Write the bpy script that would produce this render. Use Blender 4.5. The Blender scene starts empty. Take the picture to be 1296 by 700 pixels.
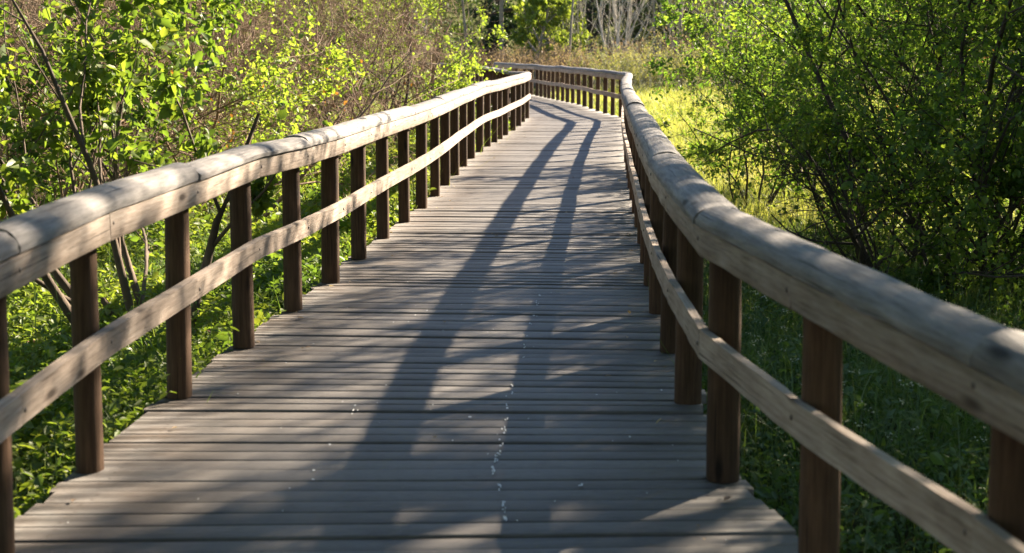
import bpy, math, random
import numpy as np
from mathutils import Vector
R = math.radians
SC = bpy.context.scene
COL = SC.collection
# ------------------------------------------------------------------ camera
FPX, HCAM, PITCH = 1700.0, 1.55, 5.5
cam = bpy.data.cameras.new("camera")
cam.sensor_width = 36.0
cam.sensor_fit = 'HORIZONTAL'
cam.lens = FPX * 36.0 / 1296.0
cam.shift_y = -(350 - (62 + FPX * math.tan(R(PITCH)))) / 1296.0
cam.clip_start = 0.05
cam.clip_end = 2000
cam.dof.use_dof = True
cam.dof.focus_distance = 11.0
cam.dof.aperture_fstop = 3.6
camo = bpy.data.objects.new("camera", cam)
COL.objects.link(camo)
camo.location = (0, 0, HCAM)
camo.rotation_euler = (R(90 - PITCH), 0, 0)
SC.camera = camo
# ------------------------------------------------------------------ sky and sun
SUN_AZ, SUN_EL = 44.0, 28.0          # degrees to the right of +Y, and up
w = bpy.data.worlds.new("World")
SC.world = w
w.use_nodes = True
nt = w.node_tree
sky = nt.nodes.new('ShaderNodeTexSky')
sky.sky_type = 'NISHITA'
sky.sun_disc = False
sky.air_density = 0.75
sky.dust_density = 0.2
sky.sun_elevation = R(SUN_EL)
sky.sun_rotation = R(SUN_AZ)
nt.links.new(sky.outputs[0], nt.nodes['Background'].inputs[0])
nt.nodes['Background'].inputs[1].default_value = 0.05
sl = bpy.data.lights.new("sun", 'SUN')
sl.energy = 5.0
sl.angle = R(0.8)
sl.color = (1.0, 0.845, 0.64)
so = bpy.data.objects.new("sun", sl)
COL.objects.link(so)
sd = Vector((math.cos(R(SUN_EL)) * math.sin(R(SUN_AZ)), math.cos(R(SUN_EL)) * math.cos(R(SUN_AZ)), math.sin(R(SUN_EL))))
so.rotation_euler = sd.to_track_quat('Z', 'Y').to_euler()
so.location = sd * 60
SC.view_settings.view_transform = 'Standard'
SC.view_settings.look = 'None'
SC.view_settings.exposure = 2.5
SC.view_settings.gamma = 1.0
SC.view_settings.use_curve_mapping = False
SC.cycles.max_bounces = 7
SC.cycles.diffuse_bounces = 4
SC.cycles.transmission_bounces = 5
SC.cycles.glossy_bounces = 2
SC.cycles.caustics_reflective = False
SC.cycles.caustics_refractive = False
SC.cycles.use_denoising = True

# ------------------------------------------------------------------ helpers
def link_mesh(name, me, mat, parent=None):
    o = bpy.data.objects.new(name, me)
    if mat is not None and len(me.materials) == 0:
        me.materials.append(mat)
    COL.objects.link(o)
    if parent is not None:
        o.parent = parent
    return o

def mesh_np(name, V, F, k, mat=None, smooth=False, uv=None, tint=None):
    """V (n,3), F (m,k) index array; uv (m,k,2) per corner; tint per face."""
    me = bpy.data.meshes.new(name)
    V = np.ascontiguousarray(V, np.float32)
    F = np.ascontiguousarray(F, np.int32)
    m = len(F)
    me.vertices.add(len(V)); me.vertices.foreach_set("co", V.ravel())
    me.loops.add(m * k); me.loops.foreach_set("vertex_index", F.ravel())
    me.polygons.add(m)
    me.polygons.foreach_set("loop_start", np.arange(0, m * k, k, dtype=np.int32))
    me.polygons.foreach_set("loop_total", np.full(m, k, np.int32))
    if smooth:
        me.polygons.foreach_set("use_smooth", np.ones(m, bool))
    if uv is not None:
        l = me.uv_layers.new(name="UVMap")
        l.data.foreach_set("uv", np.ascontiguousarray(uv, np.float32).ravel())
    if tint is not None:
        a = me.attributes.new("tint", 'FLOAT', 'FACE')
        a.data.foreach_set("value", np.ascontiguousarray(tint, np.float32))
    me.update(calc_edges=True)
    if mat is not None:
        me.materials.append(mat)
    return me

def tag(o, label=None, cat=None, group=None, kind=None):
    if label: o['label'] = label
    if cat: o['category'] = cat
    if group: o['group'] = group
    if kind: o['kind'] = kind
    return o

def thing(name, label, cat, loc=(0, 0, 0), group=None):
    o = bpy.data.objects.new(name, None)
    o.empty_display_size = 0.3
    o.location = loc
    COL.objects.link(o)
    return tag(o, label, cat, group)

def copy_tree(o, loc, rotz, scale, label, group=None):
    c = o.copy()
    COL.objects.link(c)
    c.location = loc; c.rotation_euler = (0, 0, rotz); c.scale = scale
    c['label'] = label
    if group: c['group'] = group
    for ch in o.children:
        d = ch.copy(); COL.objects.link(d); d.parent = c
        for g in ch.children:
            e = g.copy(); COL.objects.link(e); e.parent = d
    return c

def norm(a):
    return a / np.maximum(np.linalg.norm(a, axis=-1, keepdims=True), 1e-9)

# smooth value noise on points, for clumps
def vnoise(P, scale, seed):
    P = P * scale + seed * 17.31
    I = np.floor(P).astype(np.int64); f = P - I
    f = f * f * (3 - 2 * f)
    out = 0
    for dx in (0, 1):
        for dy in (0, 1):
            for dz in (0, 1):
                h = ((I[:, 0] + dx) * 73856093) ^ ((I[:, 1] + dy) * 19349663) ^ ((I[:, 2] + dz) * 83492791)
                h = (h * 2654435761) & 0xFFFFFFFF
                h = ((h ^ (h >> 15)) * 2246822519) & 0xFFFFFFFF
                v = ((h ^ (h >> 13)) & 0xFFFF) / 65535.0
                wx = f[:, 0] if dx else 1 - f[:, 0]
                wy = f[:, 1] if dy else 1 - f[:, 1]
                wz = f[:, 2] if dz else 1 - f[:, 2]
                out = out + v * wx * wy * wz
    return out

# ------------------------------------------------------------------ materials
class NT:
    def __init__(s, name):
        s.m = bpy.data.materials.new(name); s.m.use_nodes = True
        s.t = s.m.node_tree; s.t.nodes.clear()
        s.out = s.n('ShaderNodeOutputMaterial')
    def n(s, typ, **kw):
        x = s.t.nodes.new(typ)
        for k, v in kw.items():
            if k.startswith('_'): setattr(x, k[1:], v)
        return x
    def l(s, a, b): s.t.links.new(a, b)
    def ramp(s, fac, stops, interp='LINEAR'):
        r = s.n('ShaderNodeValToRGB'); cr = r.color_ramp; cr.interpolation = interp
        while len(cr.elements) < len(stops): cr.elements.new(0.5)
        for e, (p, c) in zip(cr.elements, stops):
            e.position = p; e.color = (*c, 1)
        s.l(fac, r.inputs[0]); return r.outputs[0]
    def mix(s, fac, a, b, mode='MIX'):
        x = s.n('ShaderNodeMix'); x.data_type = 'RGBA'; x.blend_type = mode
        for sock, v in ((x.inputs[0], fac), (x.inputs[6], a), (x.inputs[7], b)):
            if isinstance(v, (int, float)): sock.default_value = v
            elif isinstance(v, tuple): sock.default_value = (*v, 1)
            else: s.l(v, sock)
        return x.outputs[2]
    def noise(s, vec, scale, detail=4, rough=0.6):
        x = s.n('ShaderNodeTexNoise'); x.inputs['Scale'].default_value = scale
        x.inputs['Detail'].default_value = detail; x.inputs['Roughness'].default_value = rough
        if vec is not None: s.l(vec, x.inputs['Vector'])
        return x.outputs['Fac']
    def map(s, vec, scale=(1, 1, 1)):
        x = s.n('ShaderNodeMapping'); x.inputs['Scale'].default_value = scale
        s.l(vec, x.inputs['Vector']); return x.outputs[0]

def leaf_mat(name, stops, trans=0.45, gloss=0.03, tboost=1.5, rough=0.5):
    s = NT(name)
    a = s.n('ShaderNodeAttribute', _attribute_name='tint')
    col = s.ramp(a.outputs['Fac'], stops)
    d = s.n('ShaderNodeBsdfDiffuse'); s.l(col, d.inputs[0])
    t = s.n('ShaderNodeBsdfTranslucent')
    s.l(s.mix(1.0, col, (tboost * 1.02, tboost, tboost * 0.55), 'MULTIPLY'), t.inputs[0])
    m = s.n('ShaderNodeMixShader'); m.inputs[0].default_value = trans
    s.l(d.outputs[0], m.inputs[1]); s.l(t.outputs[0], m.inputs[2])
    if gloss > 0:
        g = s.n('ShaderNodeBsdfGlossy'); g.inputs['Roughness'].default_value = rough
        g.inputs['Color'].default_value = (1, 1, 1, 1)
        m2 = s.n('ShaderNodeMixShader'); m2.inputs[0].default_value = gloss
        s.l(m.outputs[0], m2.inputs[1]); s.l(g.outputs[0], m2.inputs[2])
        m = m2
    s.l(m.outputs[0], s.out.inputs[0])
    return s.m

def bark_mat(name, c1, c2, scale=14):
    s = NT(name)
    tc = s.n('ShaderNodeTexCoord')
    v = s.map(tc.outputs['Object'], (1, 1, 0.25))
    n = s.noise(v, scale, 5, 0.65)
    col = s.ramp(n, [(0.3, c1), (0.7, c2)])
    p = s.n('ShaderNodeBsdfPrincipled'); s.l(col, p.inputs['Base Color'])
    p.inputs['Roughness'].default_value = 0.9
    b = s.n('ShaderNodeBump'); b.inputs['Strength'].default_value = 0.5; b.inputs['Distance'].default_value = 0.02
    s.l(n, b.inputs['Height']); s.l(b.outputs[0], p.inputs['Normal'])
    s.l(p.outputs[0], s.out.inputs[0])
    return s.m

def plank_mat():
    s = NT("weathered_plank_wood")
    uv = s.n('ShaderNodeUVMap').outputs[0]
    a = s.n('ShaderNodeAttribute', _attribute_name='tint').outputs['Fac']
    cx = s.n('ShaderNodeCombineXYZ'); s.l(a, cx.inputs[2])
    sc = s.n('ShaderNodeVectorMath', _operation='SCALE'); s.l(cx.outputs[0], sc.inputs[0]); sc.inputs[3].default_value = 37.0
    ad = s.n('ShaderNodeVectorMath', _operation='ADD'); s.l(uv, ad.inputs[0]); s.l(sc.outputs[0], ad.inputs[1])
    v = ad.outputs[0]
    grain = s.noise(s.map(v, (1.6, 42, 1)), 3.0, 6, 0.7)
    fine = s.noise(s.map(v, (6, 160, 1)), 3.0, 3, 0.6)
    blot = s.noise(s.map(v, (1.0, 3.0, 1)), 2.2, 4, 0.6)
    geo = s.n('ShaderNodeNewGeometry')
    wear = s.noise(s.map(geo.outputs['Position'], (1, 0.35, 1)), 1.5, 4, 0.6)
    base = s.ramp(a, [(0.0, (0.055, 0.047, 0.042)), (0.5, (0.165, 0.15, 0.138)), (1.0, (0.33, 0.305, 0.282))])
    base = s.mix(0.42, base, s.ramp(grain, [(0.32, (0.06, 0.053, 0.049)), (0.55, (0.20, 0.185, 0.172)), (0.75, (0.36, 0.335, 0.312))]))
    base = s.mix(0.3, base, s.ramp(blot, [(0.3, (0.09, 0.08, 0.074)), (0.65, (0.27, 0.256, 0.246))]), 'MIX')
    base = s.mix(s.ramp(fine, [(0.33, (1, 1, 1)), (0.45, (0, 0, 0))]), base, (0.06, 0.052, 0.047))
    base = s.mix(s.ramp(wear, [(0.45, (0, 0, 0)), (0.75, (0.45, 0.45, 0.45))]), base, (0.35, 0.325, 0.3))
    # brown dirt and damp along the two edges, less trodden than the middle
    sx = s.n('ShaderNodeSeparateXYZ'); s.l(uv, sx.inputs[0])
    ed = s.ramp(sx.outputs[0], [(0.0, (1, 1, 1)), (0.2, (0.8, 0.8, 0.8)), (0.65, (0, 0, 0)), (1.0, (0, 0, 0))])
    dn = s.ramp(s.noise(s.map(geo.outputs['Position'], (1.5, 1.5, 1.5)), 2.0, 4, 0.65), [(0.35, (0, 0, 0)), (0.65, (0.75, 0.75, 0.75))])
    base = s.mix(s.mix(1.0, ed, dn, 'MULTIPLY'), base, (0.12, 0.075, 0.045))
    st = s.noise(s.map(geo.outputs['Position'], (0.9, 1.3, 1)), 1.7, 5, 0.7)
    base = s.mix(s.ramp(st, [(0.56, (0, 0, 0)), (0.72, (0.55, 0.55, 0.55))]), base, (0.075, 0.058, 0.046))
    base = s.mix(1.0, base, (0.60, 0.588, 0.585), 'MULTIPLY')
    p = s.n('ShaderNodeBsdfPrincipled'); s.l(base, p.inputs['Base Color'])
    p.inputs['Roughness'].default_value = 0.62
    p.inputs['Specular IOR Level'].default_value = 0.4
    b = s.n('ShaderNodeBump'); b.inputs['Strength'].default_value = 0.55; b.inputs['Distance'].default_value = 0.004
    s.l(grain, b.inputs['Height'])
    b2 = s.n('ShaderNodeBump'); b2.inputs['Strength'].default_value = 0.4; b2.inputs['Distance'].default_value = 0.002
    s.l(fine, b2.inputs['Height']); s.l(b.outputs[0], b2.inputs['Normal'])
    s.l(b2.outputs[0], p.inputs['Normal'])
    s.l(p.outputs[0], s.out.inputs[0])
    return s.m

def rail_mat(name, dark, mid, light, vs=(2.2, 30), knots=True):
    """weathered timber; UV u runs along the piece in metres, v around it"""
    s = NT(name)
    uv = s.n('ShaderNodeUVMap').outputs[0]
    oi = s.n('ShaderNodeObjectInfo').outputs['Random']
    cx = s.n('ShaderNodeCombineXYZ'); s.l(oi, cx.inputs[2])
    sc = s.n('ShaderNodeVectorMath', _operation='SCALE'); s.l(cx.outputs[0], sc.inputs[0]); sc.inputs[3].default_value = 53.0
    ad = s.n('ShaderNodeVectorMath', _operation='ADD'); s.l(uv, ad.inputs[0]); s.l(sc.outputs[0], ad.inputs[1])
    v = ad.outputs[0]
    grain = s.noise(s.map(v, (vs[0], vs[1], 1)), 2.5, 6, 0.68)
    blot = s.noise(s.map(v, (2.5, 4, 1)), 1.6, 5, 0.6)
    col = s.ramp(grain, [(0.28, dark), (0.5, mid), (0.75, light)])
    col = s.mix(0.45, col, s.ramp(blot, [(0.3, dark), (0.6, mid), (0.8, light)]))
    if knots:
        vo = s.n('ShaderNodeTexVoronoi'); s.l(s.map(v, (2.2, 7.0, 1)), vo.inputs['Vector']); vo.inputs['Scale'].default_value = 1.0
        k = s.ramp(vo.outputs['Distance'], [(0.06, (1, 1, 1)), (0.15, (0, 0, 0))])
        col = s.mix(k, col, tuple(c * 0.55 for c in dark))
        crack = s.noise(s.map(v, (0.9, 38, 1)), 2.0, 3, 0.5)
        col = s.mix(s.ramp(crack, [(0.29, (0.85, 0.85, 0.85)), (0.34, (0, 0, 0))]), col, tuple(c * 0.4 for c in dark))
    # broad variation from piece to piece
    hv = s.n('ShaderNodeHueSaturation'); s.l(col, hv.inputs['Color'])
    mr = s.n('ShaderNodeMapRange'); s.l(oi, mr.inputs[0]); mr.inputs[3].default_value = 0.74; mr.inputs[4].default_value = 1.15
    s.l(mr.outputs[0], hv.inputs['Value'])
    p = s.n('ShaderNodeBsdfPrincipled'); s.l(hv.outputs[0], p.inputs['Base Color'])
    p.inputs['Roughness'].default_value = 0.75; p.inputs['Specular IOR Level'].default_value = 0.25
    b = s.n('ShaderNodeBump'); b.inputs['Strength'].default_value = 0.6; b.inputs['Distance'].default_value = 0.006
    s.l(grain, b.inputs['Height']); s.l(b.outputs[0], p.inputs['Normal'])
    s.l(p.outputs[0], s.out.inputs[0])
    return s.m

def soil_mat():
    s = NT("soil_and_moss")
    geo = s.n('ShaderNodeNewGeometry').outputs['Position']
    n1 = s.noise(geo, 0.5, 5, 0.6); n2 = s.noise(geo, 9, 5, 0.7)
    col = s.ramp(n1, [(0.35, (0.045, 0.06, 0.018)), (0.6, (0.075, 0.085, 0.03))])
    col = s.mix(s.ramp(n2, [(0.45, (0, 0, 0)), (0.7, (0.8, 0.8, 0.8))]), col, (0.07, 0.052, 0.034))
    # the open meadow is grassy, pale under the blades
    sx = s.n('ShaderNodeSeparateXYZ'); s.l(geo, sx.inputs[0])
    mr = s.n('ShaderNodeMapRange'); s.l(sx.outputs[1], mr.inputs[0]); mr.inputs[1].default_value = 13; mr.inputs[2].default_value = 20
    col = s.mix(mr.outputs[0], col, s.ramp(n2, [(0.3, (0.07, 0.085, 0.02)), (0.7, (0.15, 0.155, 0.04))]))
    p = s.n('ShaderNodeBsdfPrincipled'); s.l(col, p.inputs['Base Color']); p.inputs['Roughness'].default_value = 1.0
    p.inputs['Specular IOR Level'].default_value = 0.1
    b = s.n('ShaderNodeBump'); b.inputs['Strength'].default_value = 0.8; b.inputs['Distance'].default_value = 0.05
    s.l(n2, b.inputs['Height']); s.l(b.outputs[0], p.inputs['Normal'])
    s.l(p.outputs[0], s.out.inputs[0])
    return s.m

def plain_mat(name, col, rough=0.8):
    s = NT(name)
    tc = s.n('ShaderNodeTexCoord')
    n = s.noise(tc.outputs['Object'], 30, 3, 0.6)
    c = s.ramp(n, [(0.3, tuple(x * 0.8 for x in col)), (0.7, col)])
    p = s.n('ShaderNodeBsdfPrincipled'); s.l(c, p.inputs['Base Color']); p.inputs['Roughness'].default_value = rough
    s.l(p.outputs[0], s.out.inputs[0])
    return s.m

M_PLANK = plank_mat()
M_RAIL = rail_mat("weathered_rail_wood", (0.125, 0.088, 0.066), (0.38, 0.308, 0.255), (0.60, 0.52, 0.455))
M_CAP = rail_mat("weathered_log_wood", (0.055, 0.05, 0.048), (0.215, 0.2, 0.192), (0.40, 0.375, 0.36), vs=(2.2, 24))
M_POST = rail_mat("stained_post_wood", (0.022, 0.011, 0.006), (0.078, 0.043, 0.024), (0.16, 0.095, 0.056), vs=(1.6, 26))
M_JOIST = plain_mat("joist_wood", (0.10, 0.07, 0.05))
M_SOIL = soil_mat()
M_DRIP = plain_mat("white_droppings", (0.75, 0.75, 0.74))
M_BOLT = plain_mat("rusty_steel", (0.12, 0.09, 0.075), 0.5)

YG = [(0, (0.075, 0.13, 0.02)), (0.5, (0.135, 0.205, 0.028)), (1, (0.21, 0.265, 0.045))]
M_LBRIGHT = leaf_mat("bright_leaf", [(0, (0.05, 0.098, 0.016)), (0.5, (0.095, 0.152, 0.022)), (1, (0.165, 0.205, 0.03))], 0.52, 0.03, 1.9)
M_LYEL = leaf_mat("yellow_green_leaf", YG, 0.52, 0.025, 1.9)
M_LDARK = leaf_mat("deep_green_leaf", [(0, (0.05, 0.105, 0.018)), (0.55, (0.095, 0.17, 0.026)), (1, (0.17, 0.225, 0.035))], 0.52, 0.025, 1.9)
M_LOLIVE = leaf_mat("olive_leaf", [(0, (0.10, 0.12, 0.04)), (0.6, (0.175, 0.19, 0.065)), (1, (0.28, 0.27, 0.12))], 0.5, 0.02, 1.6)
M_LEVER = leaf_mat("evergreen_leaf", [(0, (0.022, 0.046, 0.018)), (0.6, (0.042, 0.078, 0.024)), (1, (0.085, 0.125, 0.034))], 0.35, 0.04, 1.2)
M_LWOOD = leaf_mat("woodland_leaf", [(0, (0.022, 0.045, 0.014)), (0.5, (0.048, 0.08, 0.02)), (1, (0.10, 0.135, 0.03))], 0.35, 0.02, 1.3)
M_LORANGE = leaf_mat("dead_orange_leaf", [(0, (0.22, 0.09, 0.02)), (1, (0.42, 0.2, 0.045))], 0.4, 0.03, 1.3)
M_LDRY = leaf_mat("dry_stalk", [(0, (0.2, 0.145, 0.115)), (0.6, (0.33, 0.25, 0.19)), (1, (0.48, 0.38, 0.28))], 0.4, 0.02, 1.3)
M_HERB = leaf_mat("herb_leaf", [(0, (0.05, 0.098, 0.018)), (0.5, (0.095, 0.152, 0.024)), (1, (0.175, 0.21, 0.035))], 0.5, 0.03, 1.9)
M_GRASS = leaf_mat("grass_blade", [(0, (0.055, 0.115, 0.028)), (0.5, (0.105, 0.175, 0.042)), (1, (0.19, 0.24, 0.07))], 0.42, 0.035, 1.6)
M_MEADOW = leaf_mat("meadow_grass_blade", [(0, (0.10, 0.15, 0.035)), (0.45, (0.215, 0.245, 0.06)), (1, (0.36, 0.345, 0.12))], 0.5, 0.03, 1.6)
M_FLOWER = leaf_mat("small_white_flower", [(0, (0.5, 0.52, 0.36)), (1, (0.75, 0.75, 0.66))], 0.4, 0.0, 1.0)
M_PINK = leaf_mat("small_pink_flower", [(0, (0.45, 0.22, 0.34)), (1, (0.6, 0.4, 0.5))], 0.4, 0.0, 1.0)
M_TWIG = bark_mat("brown_twig", (0.12, 0.075, 0.048), (0.30, 0.205, 0.135))
M_TWIGM = bark_mat("mid_brown_bark", (0.05, 0.036, 0.026), (0.14, 0.10, 0.072))
M_TWIGD = bark_mat("dark_bark", (0.028, 0.022, 0.017), (0.085, 0.066, 0.048))
M_TWIGP = bark_mat("pale_bark", (0.34, 0.30, 0.25), (0.56, 0.51, 0.44), 8)
M_BARK = bark_mat("grey_brown_bark", (0.13, 0.11, 0.085), (0.30, 0.26, 0.20), 8)

# ------------------------------------------------------------------ boardwalk layout (metres, deck top z = 0)
LP = [(-1.60, -2.4), (-1.60, -1.35), (-1.60, -0.35), (-1.60, 0.7), (-1.60, 1.72), (-1.60, 2.95), (-1.585, 4.0), (-1.56, 4.84), (-1.49, 5.90), (-1.405, 6.92), (-1.305, 7.90), (-1.21, 8.86),
      (-1.14, 9.90), (-1.06, 10.96), (-0.97, 12.0), (-0.885, 13.05), (-0.815, 14.15), (-0.765, 15.3), (-0.705, 16.5), (-0.645, 17.75), (-0.58, 19.05),
      (-0.49, 20.3), (-0.39, 21.4), (-0.29, 22.35), (-0.21, 23.2), (-0.12, 24.25), (0.02, 25.6), (0.13, 27.1), (0.23, 28.7), (0.33, 30.2),
      (-0.10, 31.1), (-0.18, 32.2), (-0.27, 33.4), (-0.36, 34.6), (-0.46, 35.8), (-0.56, 37.0), (-0.68, 38.2), (-0.80, 39.4), (-0.94, 40.6), (-1.08, 41.8), (-1.24, 43.0), (-1.42, 44.2), (-1.62, 45.4), (-1.86, 46.6), (-2.14, 47.8), (-2.46, 48.9), (-2.84, 50.0)]
RP = [(1.50, -2.5), (1.48, -1.45), (1.44, -0.4), (1.37, 0.7), (1.25, 1.80), (1.09, 2.84), (0.90, 3.82), (0.765, 4.75), (0.775, 5.80), (0.81, 6.80), (0.865, 7.80), (0.925, 8.75), (0.99, 9.70),
      (1.055, 10.66), (1.12, 11.66), (1.195, 12.72), (1.275, 13.85), (1.35, 14.98), (1.43, 16.12), (1.515, 17.28), (1.60, 18.45), (1.69, 19.6), (1.78, 20.7), (1.87, 21.8), (1.965, 22.9), (2.06, 24.0),
      (2.16, 25.1), (2.27, 26.2), (2.38, 27.3), (2.48, 28.4), (2.57, 29.6), (2.48, 30.55), (2.36, 31.5), (2.25, 32.45), (2.14, 33.6), (2.05, 34.9), (1.96, 36.3), (1.86, 37.5), (1.74, 38.5), (1.62, 39.3),
      (1.51, 40.1), (1.39, 40.85), (1.27, 41.5), (1.16, 42.2), (1.06, 42.9), (0.95, 43.7), (0.83, 44.6), (0.66, 45.6), (0.44, 46.7), (0.16, 47.9), (-0.18, 49.2), (-0.6, 50.5)]
LPa, RPa = np.array(LP), np.array(RP)
def Lx(y): return np.interp(y, LPa[:, 1], LPa[:, 0])
def Rx(y): return np.interp(y, RPa[:, 1], RPa[:, 0])
def in_path(x, y, m=0.0):
    return (x > Lx(y) - m) & (x < Rx(y) + m) & (y > -4) & (y < 51)

def ground_z(x, y):
    x = np.asarray(x, float); y = np.asarray(y, float)
    z = -0.42 + 0.05 * np.sin(x * 0.9 + 1.3) * np.cos(y * 0.7) + 0.03 * np.sin(x * 2.1 + y * 1.7)
    z = z + 0.05 * np.clip((np.abs(x) - 3) / 4, 0, 2.0)
    z = z - 0.12 * np.exp(-((x - 4.0) ** 2 + (y - 12) ** 2) / 20.0)
    far = np.clip((y - 55) / 60, 0, 1)
    z = z + far * far * 1.2
    return z

# ground sheet out to the horizon
gx = np.concatenate([np.linspace(-900, -32, 14), np.linspace(-30, 30, 121), np.linspace(32, 900, 14)])
gy = np.concatenate([np.linspace(-900, -8, 12), np.linspace(-6, 60, 133), np.linspace(62, 110, 20), np.linspace(125, 1200, 12)])
GX, GY = np.meshgrid(gx, gy, indexing='ij')
GV = np.stack([GX, GY, ground_z(GX, GY)], -1).reshape(-1, 3)
ii, jj = np.meshgrid(np.arange(len(gx) - 1), np.arange(len(gy) - 1), indexing='ij')
nj = len(gy)
GF = np.stack([ii * nj + jj, (ii + 1) * nj + jj, (ii + 1) * nj + jj + 1, ii * nj + jj + 1], -1).reshape(-1, 4)
tag(link_mesh("ground", mesh_np("ground", GV, GF, 4, M_SOIL, True), None), kind='structure')

# ------------------------------------------------------------------ deck
rng = np.random.default_rng(5)
def build_deck():
    ys = np.linspace(-3.5, 50.0, 1200)
    cxs = (Lx(ys) + Rx(ys)) / 2
    # smooth the centre line over about 3 m so boards fan evenly
    k = 81
    pad = np.pad(cxs, k // 2, mode='edge')
    cs = np.convolve(pad, np.ones(k) / k, 'valid')
    cs = np.convolve(np.pad(cs, k // 2, mode='edge'), np.ones(k) / k, 'valid')
    dx = np.gradient(cs, ys)
    seg = np.sqrt(1 + dx ** 2) * (ys[1] - ys[0]); S = np.cumsum(seg) - seg[0]
    # board joints along the line: mostly even, a few wide gaps
    V, F, UV, T = [], [], [], []
    s = 0.0
    while s < S[-1] - 0.2:
        wd = 0.113 + rng.normal(0, 0.0035)
        gap = abs(rng.normal(0.002, 0.0025)) + (rng.uniform(.006, .015) if rng.random() < 0.18 else 0.0) + 0.0015
        wd = max(0.095, wd)
        def line(sv):
            y = np.interp(sv, S, ys); c = np.interp(sv, S, cs); d = np.interp(y, ys, dx)
            n = np.array([1.0, -d]); n /= np.linalg.norm(n)
            out = []
            for side in (0, 1):
                px, py = c, y
                for _ in range(4):
                    ex = (Lx(py) - 0.065) if side == 0 else (Rx(py) + 0.065)
                    tt = (ex - px) / n[0]
                    px, py = px + n[0] * tt, py + n[1] * tt
                out.append((px, py))
            return np.array(out), n
        A, n = line(s + gap / 2 + rng.normal(0, 0.0012))
        B, _ = line(s + wd - gap / 2)
        # ragged ends
        j0, j1 = rng.normal(0, 0.012, 2)
        for Q in (A, B):
            Q[0] += n * j0; Q[1] += n * j1
        z0 = rng.normal(0, 0.0022); tl = rng.normal(0, 0.0030)
        tw = rng.normal(0, 0.0015)
        # cross-section: rounded top corners
        K = 7
        base = len(V)
        bow = rng.normal(0, 0.0015)
        for i in range(K):
            t = i / (K - 1)
            a = A[0] * (1 - t) + A[1] * t; b = B[0] * (1 - t) + B[1] * t
            sag = bow * math.sin(t * math.pi) + rng.normal(0, 0.0004)
            zt = z0 + sag + tw * (t - .5)
            e = b - a; L = np.linalg.norm(e); e = e / L
            prof = [(0, -0.045), (0, -0.006), (0.0025, -0.0018), (0.008, 0), (L * .5, -0.0012 + 0.0006), (L - 0.008, 0), (L - 0.0025, -0.0018), (L, -0.006), (L, -0.045)]
            for (o, z) in prof:
                q = a + e * o
                V.append((q[0], q[1], z + zt + tl * (o / L - .5)))
        W = A[1][0] - A[0][0]; P = 9
        tint = float(np.clip(rng.normal(0.5, 0.3), 0, 1))
        for i in range(K - 1):
            for j in range(P - 1):
                F.append((base + i * P + j, base + i * P + j + 1, base + (i + 1) * P + j + 1, base + (i + 1) * P + j))
                u0, u1 = i / (K - 1) * W, (i + 1) / (K - 1) * W
                pv = [0, .03, .034, .04, .09, .14, .146, .15, .18]
                UV.append(((u0, pv[j]), (u0, pv[j + 1]), (u1, pv[j + 1]), (u1, pv[j]))); T.append(tint)
        for i0 in (0, K - 1):   # end grain, as three quads
            r = [base + i0 * P + q for q in range(P)]
            for q in ((0, 1, 7, 8), (1, 2, 6, 7), (2, 3, 5, 6)):
                F.append(tuple(r[x] for x in q)); UV.append(((0, 0), (0, .05), (.05, .05), (.05, 0))); T.append(tint * 0.6)
        s += wd
    deck = bpy.data.objects.new("boardwalk", None)
    COL.objects.link(deck); tag(deck, kind='structure')
    link_mesh("planks", mesh_np("planks", np.array(V), np.array(F), 4, M_PLANK, False, np.array(UV), np.array(T)), None, deck)
    # two bearers under the boards and short stilts
    for off in (0.12, 0.5, 0.88):
        yy = np.linspace(-3, 49.5, 90)
        xx = Lx(yy) * (1 - off) + Rx(yy) * off
        vs, fs = [], []
        for i, (x, y) in enumerate(zip(xx, yy)):
            for (dx_, z) in ((-.045, -.052), (.045, -.052), (.045, -.2), (-.045, -.2)):
                vs.append((x + dx_, y, z))
            if i:
                b = (i - 1) * 4
                for q in range(4):
                    fs.append((b + q, b + (q + 1) % 4, b + 4 + (q + 1) % 4, b + 4 + q))
        link_mesh("bearer", mesh_np("bearer", np.array(vs), np.array(fs), 4, M_JOIST), None, deck)
    return deck
deck = build_deck()

# white droppings spotted along the boards
def screws():
    V, F = [], []
    me = [c for c in deck.children if c.name.startswith("planks")][0].data
    co = np.zeros(len(me.vertices) * 3, np.float32); me.vertices.foreach_get("co", co); co = co.reshape(-1, 7, 9, 3)
    rg = np.random.default_rng(12)
    for b in co:
        if b[0, 4, 1] > 17 or b[0, 4, 1] < 1.5: continue
        for t in (0.065, 0.5, 0.935):
            g = t * 6; i0 = min(int(g), 5); fr = g - i0
            for e in (0.24, 0.76):
                lo, hi = (3, 4) if e < .5 else (4, 5)
                k = (e / .5) % 1.0
                a = b[i0, lo] * (1 - fr) + b[i0 + 1, lo] * fr; c = b[i0, hi] * (1 - fr) + b[i0 + 1, hi] * fr
                p_ = a * (1 - k) + c * k + np.array([rg.normal(0, .005), rg.normal(0, .004), .0012])
                n0 = len(V); V.append(p_ + [0, 0, .0006])
                for q in range(6): V.append(p_ + np.array([math.cos(q * math.pi / 3), math.sin(q * math.pi / 3), 0]) * .0048)
                F += [(n0, n0 + 1 + q, n0 + 1 + (q + 1) % 6) for q in range(6)]
    o = link_mesh("screw_heads", mesh_np("screw_heads", np.array(V), np.array(F), 3, M_BOLT), None, deck)
    o['kind'] = 'stuff'
screws()
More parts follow.
